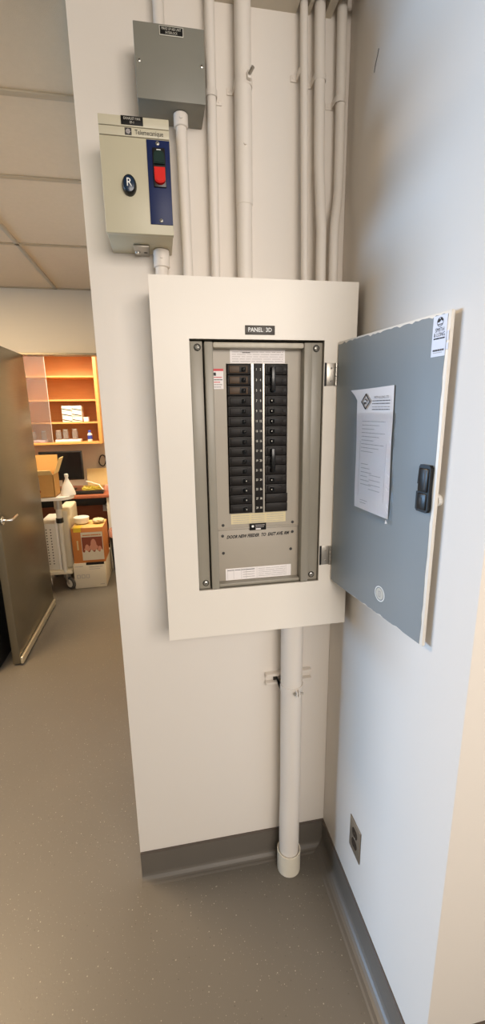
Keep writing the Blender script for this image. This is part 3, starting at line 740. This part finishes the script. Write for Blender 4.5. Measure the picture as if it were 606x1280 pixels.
jar(-1.90, 3.90, 1.3125, .09, .029, 'glass jar behind the sliding glass pane farther left on the pale tray')
o = thing('bottle', (-1.305, 3.88, 1.2855), 'white bottle with blue cap and label at the right end of the bottom shelf', 'bottle')
T = Matrix.Translation((-1.305, 3.88, 1.2855))
a = MB(); a.lathe([(0, 0), (.024, 0), (.026, .004), (.026, .078), (.014, .092), (.014, .10), (0, .10)], M['whiteplastic'], 20, T); a.build('body', o)
a = MB(); a.lathe([(0, .122), (.013, .122), (.0155, .118), (.0155, .096), (0, .096)][::-1], M['bluecap'], 16, T); a.build('cap', o)
a = MB(); a.lathe([(.0264, .024), (.0264, .066)], M['bluecap'], 20, T); a.build('bottle_label', o, label='blue label')
# desk
dk = thing('desk', (-1.7, 3.8, 0), 'reddish brown desk under the wall cabinet', 'desk')
MB().box((-2.6, 3.44, .718), (-.85, 4.146, .75), M['redwood'], bev=.003).build('desktop', dk)
MB().box((-2.5, 3.50, .630), (-1.155, 3.95, .7175), M['black2'], bev=.003).build('drawer_recess_shade', dk, label='black block for the dark drawer recess under the top')  # black block paints the dark gap of the drawer recess
MB().box((-2.5, 3.96, .06), (-1.10, 3.985, .6295), M['redwood']).build('modesty_panel', dk)
MB().box((-1.135, 3.46, 0), (-1.10, 4.10, .7175), M['offwhite2'], bev=.003).build('leg_panel', dk, label='grey end panel')
MB().box((-2.58, 3.46, 0), (-2.545, 4.10, .7175), M['offwhite2'], bev=.003).build('leg_panel', dk, label='grey end panel')
a = MB(); a.box((-1.245, 3.950, .46), (-1.165, 3.9595, .56), M['paper'], rot=Matrix.Rotation(.05, 3, 'Y')); a.dashes(-1.235, -1.175, .53, .004, 0, M['midink'], F=frame((0, 3.949, 0), (1, 0, 0), (0, 0, 1), (0, -1, 0)), words=3)
tag(a.build('notice', origin=(-1.2, 3.955, .46)), 'white paper notice taped under the desk at its right end', 'notice')
# monitor
mo = thing('monitor', (-1.60, 3.80, .75), 'black computer monitor standing on the reddish desk', 'monitor')
a = MB(); a.box((-1.83, 3.73, .880), (-1.385, 3.765, 1.195), M['black'], bev=.006); a.box((-1.78, 3.765, .93), (-1.45, 3.80, 1.14), M['black'], bev=.012); a.build('housing', mo)
MB().box((-1.817, 3.727, .895), (-1.398, 3.7305, 1.182), M['screen']).build('screen', mo)
a = MB(); a.box((-1.63, 3.80, .765), (-1.58, 3.825, 1.05), M['black'], bev=.006); a.box((-1.71, 3.72, .7505), (-1.50, 3.90, .766), M['black'], bev=.006); a.build('stand', mo)
a = MB(); a.box((-1.475, 3.50, .7505), (-1.165, 3.63, .772), M['black'], bev=.004); kb = thing('keyboard', (-1.32, 3.56, .7505), 'black keyboard at the front edge of the reddish desk', 'keyboard'); a.build('case', kb)
a = MB()
for i in range(5):
    for j in range(14): a.box((-1.470+j*.0215, 3.507+i*.0235, .771), (-1.452+j*.0215, 3.526+i*.0235, .777), M['black2'], bev=.001)
a.build('keys', kb)
r = random.Random(3); pts = []
for i in range(90):
    a_ = i*.55; R_ = .045+.03*r.random(); pts.append((-1.300+R_*1.5*math.cos(a_), 3.71+R_*.8*math.sin(a_*1.07), .762+.075*(i/90)*r.random()+.004))
tag(MB().tube(pts, .0045, M['ywire'], 6).build('cable', origin=(-1.3, 3.71, .7505)), 'tangled yellow green cable piled behind the keyboard', 'cable')
pts = smooth([(-1.37, 3.74, .86), (-1.30, 3.71, .845), (-1.22, 3.68, .82), (-1.175, 3.642, .757)], 8)
tag(MB().tube(pts, .005, M['whiteplastic'], 8).build('cable', origin=(-1.2, 3.63, .7505)), 'white cable running across the yellow cable pile', 'cable')
a = MB(); a.box((-1.165, 3.655, .7505), (-1.04, 3.76, .815), M['pink'], bev=.003); a.box((-1.165, 3.6545, .77), (-1.04, 3.655, .79), M['pink']); tag(a.build('small_box', origin=(-1.1, 3.7, .7505)), 'small pinkish box at the right end of the desk', 'box')
a = MB(); a.box((-1.41, 4.075, .7505), (-1.17, 4.085, .955), M['cardlight'], rot=Matrix.Rotation(-.12, 3, 'X'), bev=.002); tag(a.build('slab', origin=(-1.3, 4.08, .7505)), 'pale yellow folder leaning on the wall behind the desk', 'slab')  # thin pale yellow block, upright right of the monitor
pts = [(-1.225+.04*math.cos(t*.5)*(1+.2*math.sin(t)), 4.125-.01*math.sin(t*.9), 1.04+.065*math.sin(t*.5)) for t in range(34)]
tag(MB().tube(pts, .006, M['black2'], 8).build('wall_cable', origin=(-1.22, 4.13, 1.04)), 'coiled black cable hanging on the wall beside the monitor', 'cable')
# cart with tabletop
ct = thing('instrument_cart', (-1.5, 2.9, 0), 'off white wheeled cart with perforated body and raised round ended tabletop', 'cart')
TZ = .885
a = MB(); n = 14; poly = [(-2.0, 2.66), (-1.42, 2.66)]+[(-1.42+.10*math.cos(t), 2.78+.12*math.sin(t)) for t in [-PI/2+PI*i/n for i in range(1, n)]]+[(-1.42, 2.90), (-2.0, 2.90)]
a.prism(poly, TZ-.026, TZ, M['whiteplastic']); a.build('tabletop', ct, label='white tabletop with a rounded end')
a = MB(); a.cyl((-1.458, 2.755, .77), (-1.458, 2.755, TZ-.026), .034, M['zinc'], 20); a.cyl((-1.458, 2.755, .62), (-1.458, 2.755, .775), .024, M['offwhite2'], 20); a.cyl((-1.458, 2.755, .17), (-1.458, 2.755, .62), .020, M['offwhite2'], 20); a.build('post', ct)
MB().cyl((-1.458, 2.755, .640), (-1.458, 2.755, .685), .032, M['black'], 20, bev=.003).build('post_collar', ct, label='black collar on the post')
a = MB(); a.box((-1.66, 2.775, .19), (-1.50, 3.20, .63), M['offwhite2'], bev=.006)
for i in range(3):
    for j in range(13): a.cyl((-1.625+i*.036, 2.7755, .25+j*.027), (-1.625+i*.036, 2.7745, .25+j*.027), .006, M['screwdark'], 8)
a.build('perforated_panel', ct, label='pale panel with rows of small holes')
a = MB(); a.box((-1.499, 2.80, .19), (-1.392, 3.22, .745), M['offwhite'], bev=.018, seg=3); a.build('housing', ct, label='cream rounded housing')
a = MB(); a.box((-1.505, 2.765, .19), (-1.485, 2.785, .66), M['whiteplastic'], bev=.002); a.build('edge_rail', ct)
a = MB(); a.box((-1.67, 2.74, .150), (-1.395, 3.22, .189), M['offwhite'], bev=.008); a.build('base', ct)
for x, y, an in ((-1.452, 2.775, .9), (-1.62, 2.785, .4), (-1.45, 3.165, .2), (-1.62, 3.165, -.3)):
    T = Matrix.Translation((x, y, 0)) @ Matrix.Rotation(an, 4, 'Z')       # swivelled caster, trailing to local -y
    a = MB(T); a.box((-.024, -.022, .110), (.024, .022, .150), M['zinc'], bev=.004)
    for q in (-.020, .020): a.prism([(-.018, .125), (.016, .125), (-.030, .050), (-.046, .056)], q-.002, q+.002, M['zinc'], F=T @ frame((0, 0, 0), (0, 1, 0), (0, 0, 1), (1, 0, 0)))
    c = a.build('caster', ct)
    W = T @ Matrix.Translation((0, -.036, .0585)) @ Matrix.Rotation(PI/2, 4, 'Y'); a = MB()
    a.lathe([(0, -.014), (.048, -.014), (.058, -.008), (.058, .008), (.048, .014), (0, .014)], M['rubber'], 28, W)
    a.lathe([(0, -.0158), (.036, -.0158), (.039, -.013), (.039, .013), (.036, .0158), (0, .0158)], M['offwhite2'], 28, W)
    a.build('wheel', c)
# open carton on the tabletop
def flap(b, p0, p1, d, m, th=.004):
    p0, p1, d = Vector(p0), Vector(p1), Vector(d); nn = (p1-p0).cross(d).normalized()*th
    b.add([p0, p1, p1+d, p0+d, p0+nn, p1+nn, p1+d+nn, p0+d+nn], [(3, 2, 1, 0), (4, 5, 6, 7), (0, 1, 5, 4), (1, 2, 6, 5), (2, 3, 7, 6), (3, 0, 4, 7)], m)
oc = thing('open_carton', (-1.60, 2.80, TZ), 'open brown cardboard carton with raised flaps on the cart tabletop', 'carton')
X0, X1, Y0, Y1, Z0, Z1 = -1.76, -1.455, 2.69, 2.89, TZ+.0005, 1.085
a = MB(); a.box((X0, Y0, Z0), (X1, Y0+.005, Z1), M['card']); a.box((X0, Y1-.005, Z0), (X1, Y1, Z1), M['card']); a.box((X0, Y0, Z0), (X0+.005, Y1, Z1), M['card']); a.box((X1-.005, Y0, Z0), (X1, Y1, Z1), M['card']); a.box((X0, Y0, Z0), (X1, Y1, Z0+.005), M['card'])
a.lathe([(.012, 0), (0, .0004)], M['photo_bg'], 12, frame((-1.58, Y0-.0004, .94), (1, 0, 0), (0, 0, 1), (0, -1, 0)))
a.build('body', oc)
a = MB(); flap(a, (X0, Y0, Z1), (X1, Y0, Z1), (0, -.085, .048), M['cardlight']); a.build('flap', oc, label='pale front flap')
a = MB(); flap(a, (X0, Y1, Z1), (X1, Y1, Z1), (-.0, .03, .150), M['card']); a.build('flap', oc)
a = MB(); flap(a, (X1, Y0+.03, Z1), (X1, Y1, Z1), (.055, -.01, .135), M['cardlight']); a.build('flap', oc, label='pale right flap')
a = MB(); flap(a, (X0, Y0, Z1), (X0, Y1, Z1), (-.10, 0, .05), M['card']); a.build('flap', oc)
# white cone bottle
a = MB(); T = Matrix.Translation((-1.364, 2.765, TZ)); a.lathe([(0, 0), (.060, 0), (.066, .006), (.062, .03), (.042, .085), (.022, .130), (.014, .150), (.013, .165), (.017, .166), (.017, .188), (.013, .192), (0, .192)], M['whiteplastic'], 28, T @ Matrix.Diagonal((1, .85, 1, 1)))
tag(a.build('cone_bottle', origin=(-1.364, 2.765, TZ)), 'white cone shaped plastic bottle at the rounded end of the cart tabletop', 'bottle')
# boxes on the floor
wb = thing('white_box', (-1.26, 2.95, 0), 'white cardboard box on the floor under the orange box', 'box')
Rz = lambda p: p
a = MB(); a.box((-1.385, 2.74, .0005), (-1.102, 3.19, .243), M['cardwhite'], bev=.004)
a.F = frame((0, 2.7395, 0), (1, 0, 0), (0, 0, 1), (0, -1, 0))
a.dashes(-1.375, -1.30, .215, .006, 0, M['lightink'], words=4, seed=1); a.dashes(-1.245, -1.125, .205, .006, 0, M['lightink'], words=4, seed=2); a.dashes(-1.245, -1.15, .185, .004, 0, M['lightink'], words=5, seed=3)
for i in range(3): a.ring((-1.36+i*.04, .10, -1.33+i*.04, .135), (-1.356+i*.04, .104, -1.334+i*.04, .131), 0, .0003, M['lightink'])
a.dashes(-1.16, -1.12, .03, .005, 0, M['lightink'], words=2, seed=4); a.build('body', wb)
MB().box((-1.27, 2.7385, .226), (-1.11, 2.80, .2436), M['black2']).build('tape', wb, label='dark tape on the top edge')
ob = thing('orange_box', (-1.24, 2.92, .2437), 'orange box with a framed picture panel, standing on the white box', 'box')
a = MB(); a.box((-1.376, 2.755, .2440), (-1.095, 3.06, .575), M['orangebox'], bev=.004); a.build('body', ob)
MB().box((-1.374, 2.757, .574), (-1.097, 3.058, .578), M['orangetop'], bev=.001).build('lid', ob, label='yellowish top')
FB = frame((0, 2.7548, 0), (1, 0, 0), (0, 0, 1), (0, -1, 0))
a = MB(FB); a.box((-1.295, .268, 0), (-1.105, .535, .0006), M['cardwhite']); a.box((-1.290, .345, .0006), (-1.110, .490, .001), M['photo_bg'])
for cx, w_, h_ in ((-1.248, .030, .075), (-1.190, .042, .125), (-1.137, .026, .055)):
    pl = [(cx+w_*math.cos(t)*(1 if math.sin(t) < 0 else .62), .345+max(0, h_*(.55+.45*math.sin(t)))) for t in [2*PI*i/20 for i in range(20)]]
    a.prism(pl, .001, .0013, M['photo_fg'])
a.dashes(-1.28, -1.12, .508, .010, .001, M['orangebox'], words=3, seed=6)
pl = [(-1.292, .30), (-1.108, .30)]+[(-1.108-.184*i/12, .355+.018*math.sin(i*2.1)) for i in range(13)]; a.prism(pl, .0012, .0016, M['cardwhite'])
a.box((-1.335, .37, 0), (-1.322, .46, .0008), M['cardlight']); a.build('picture_panel', ob, label='white bordered panel with three rounded figures')
MB().box((-1.355, 2.754, .540), (-1.29, 2.85, .5788), M['yellow']).build('yellow_tape', ob, label='yellow tape at the corner')
a = MB(); T = Matrix.Translation((-1.305, 2.93, .5785)); a.lathe([(0, 0), (.045, 0), (.062, .012), (.068, .045), (.070, .062), (.064, .066), (0, .068)], M['whiteplastic'], 28, T); tag(a.build('white_tub', origin=(-1.305, 2.93, .5785)), 'round white tub on top of the orange box', 'tub')
r = random.Random(8); a = MB(); bm_ = bmesh.new(); bmesh.ops.create_icosphere(bm_, subdivisions=3, radius=1)
for v in bm_.verts: v.co = Vector((v.co.x*.055, v.co.y*.06, v.co.z*.022))*(1+.22*(r.random()-.5)); v.co += Vector((-1.155, 2.92, .605))
a.bm(bm_, M['yelpaper']); tag(a.build('crumpled_paper', origin=(-1.155, 2.92, .5785), smooth=20), 'crumpled pale paper on the right of the orange box top', 'paper')
# waste bin half hidden behind the pier
wbn = thing('waste_bin', (-.98, 3.22, 0), 'dark waste bin with pinkish liner right of the white box', 'bin')
a = MB(); a.lathe([(0, .0005), (.105, .0005), (.125, .40), (.118, .40), (.100, .01), (0, .01)], M['black2'], 28, Matrix.Translation((-.98, 3.22, 0))); a.build('bin_body', wbn)
a = MB(); a.lathe([(.128, .36), (.131, .405), (.124, .43), (.110, .40)], M['pink'], 28, Matrix.Translation((-.98, 3.22, 0))); a.build('liner', wbn)


# made-up box filling the dark sliver behind the open door, only its corner shows at the frame edge
lc = thing('dark_filler', (-1.87, 1.70, 0), 'made-up dark filler box on the floor behind the open steel door', 'cabinet')
MB().box((-2.12, 1.43, .0005), (-1.625, 1.97, .88), M['black2'], bev=.004).build('body', lc)
MB().box((-2.10, 1.415, .06), (-1.645, 1.4295, .86), M['rubber'], bev=.003).build('filler_door', lc)
MB().box((-1.71, 1.40, .70), (-1.69, 1.4145, .82), M['zinc'], bev=.004).build('filler_handle', lc)

# ------------------------------------------------------------------ camera
cam = bpy.data.cameras.new('camera'); co = bpy.data.objects.new('camera', cam); C.objects.link(co)
cam.sensor_fit = 'VERTICAL'; cam.sensor_height = 36; cam.sensor_width = 24; cam.lens = 36*539.31/1280
cam.clip_start = .02
rt = Vector((.98330208, -.18136618, -.01494384)); up = Vector((.0562034, .2245566, .97283889)); fw = Vector((.17308434, .95743441, -.23100037))
m = frame((-.51180, -1.23474, 1.60518), rt, up, -fw); co.matrix_world = m
S.camera = co

# ------------------------------------------------------------------ light
def area(name, loc, aim, sx, sy, power, col, spread=PI):
    l = bpy.data.lights.new(name, 'AREA'); l.shape = 'RECTANGLE'; l.size = sx; l.size_y = sy; l.energy = power; l.color = col; l.spread = spread
    o = bpy.data.objects.new(name, l); C.objects.link(o); o.location = loc
    o.rotation_euler = (Vector(aim)-Vector(loc)).to_track_quat('-Z', 'Y').to_euler(); return o
WARM = (1, .80, .58)
area('ceiling_light', (.1, -2.7, 2.34), (-.1, -.5, .2), 1.6, 1.6, 104, (1, .905, .82))
area('corridor_light', (-2.0, .75, CZ-.01), (-2.0, .75, 0), .6, 1.2, 85, (1, .72, .42))
area('lab_light', (-1.5, 2.80, 2.71), (-1.5, 2.80, 0), 1.4, .45, 78, (1, .84, .62))
area('window_daylight', (-8.8, 2.8, 1.25), (0, 2.8, 1.25), 4.8, 1.6, 680, (.38, .64, 1))
w = bpy.data.worlds.new('world'); S.world = w; w.use_nodes = True
w.node_tree.nodes['Background'].inputs[0].default_value = (.62, .74, 1, 1); w.node_tree.nodes['Background'].inputs[1].default_value = .6
S.view_settings.view_transform = 'Standard'; S.view_settings.look = 'None'; S.view_settings.exposure = .1; S.view_settings.gamma = 1
S.view_settings.use_curve_mapping = False
S.cycles.max_bounces = 10; S.cycles.diffuse_bounces = 6
S.cycles.use_denoising = True
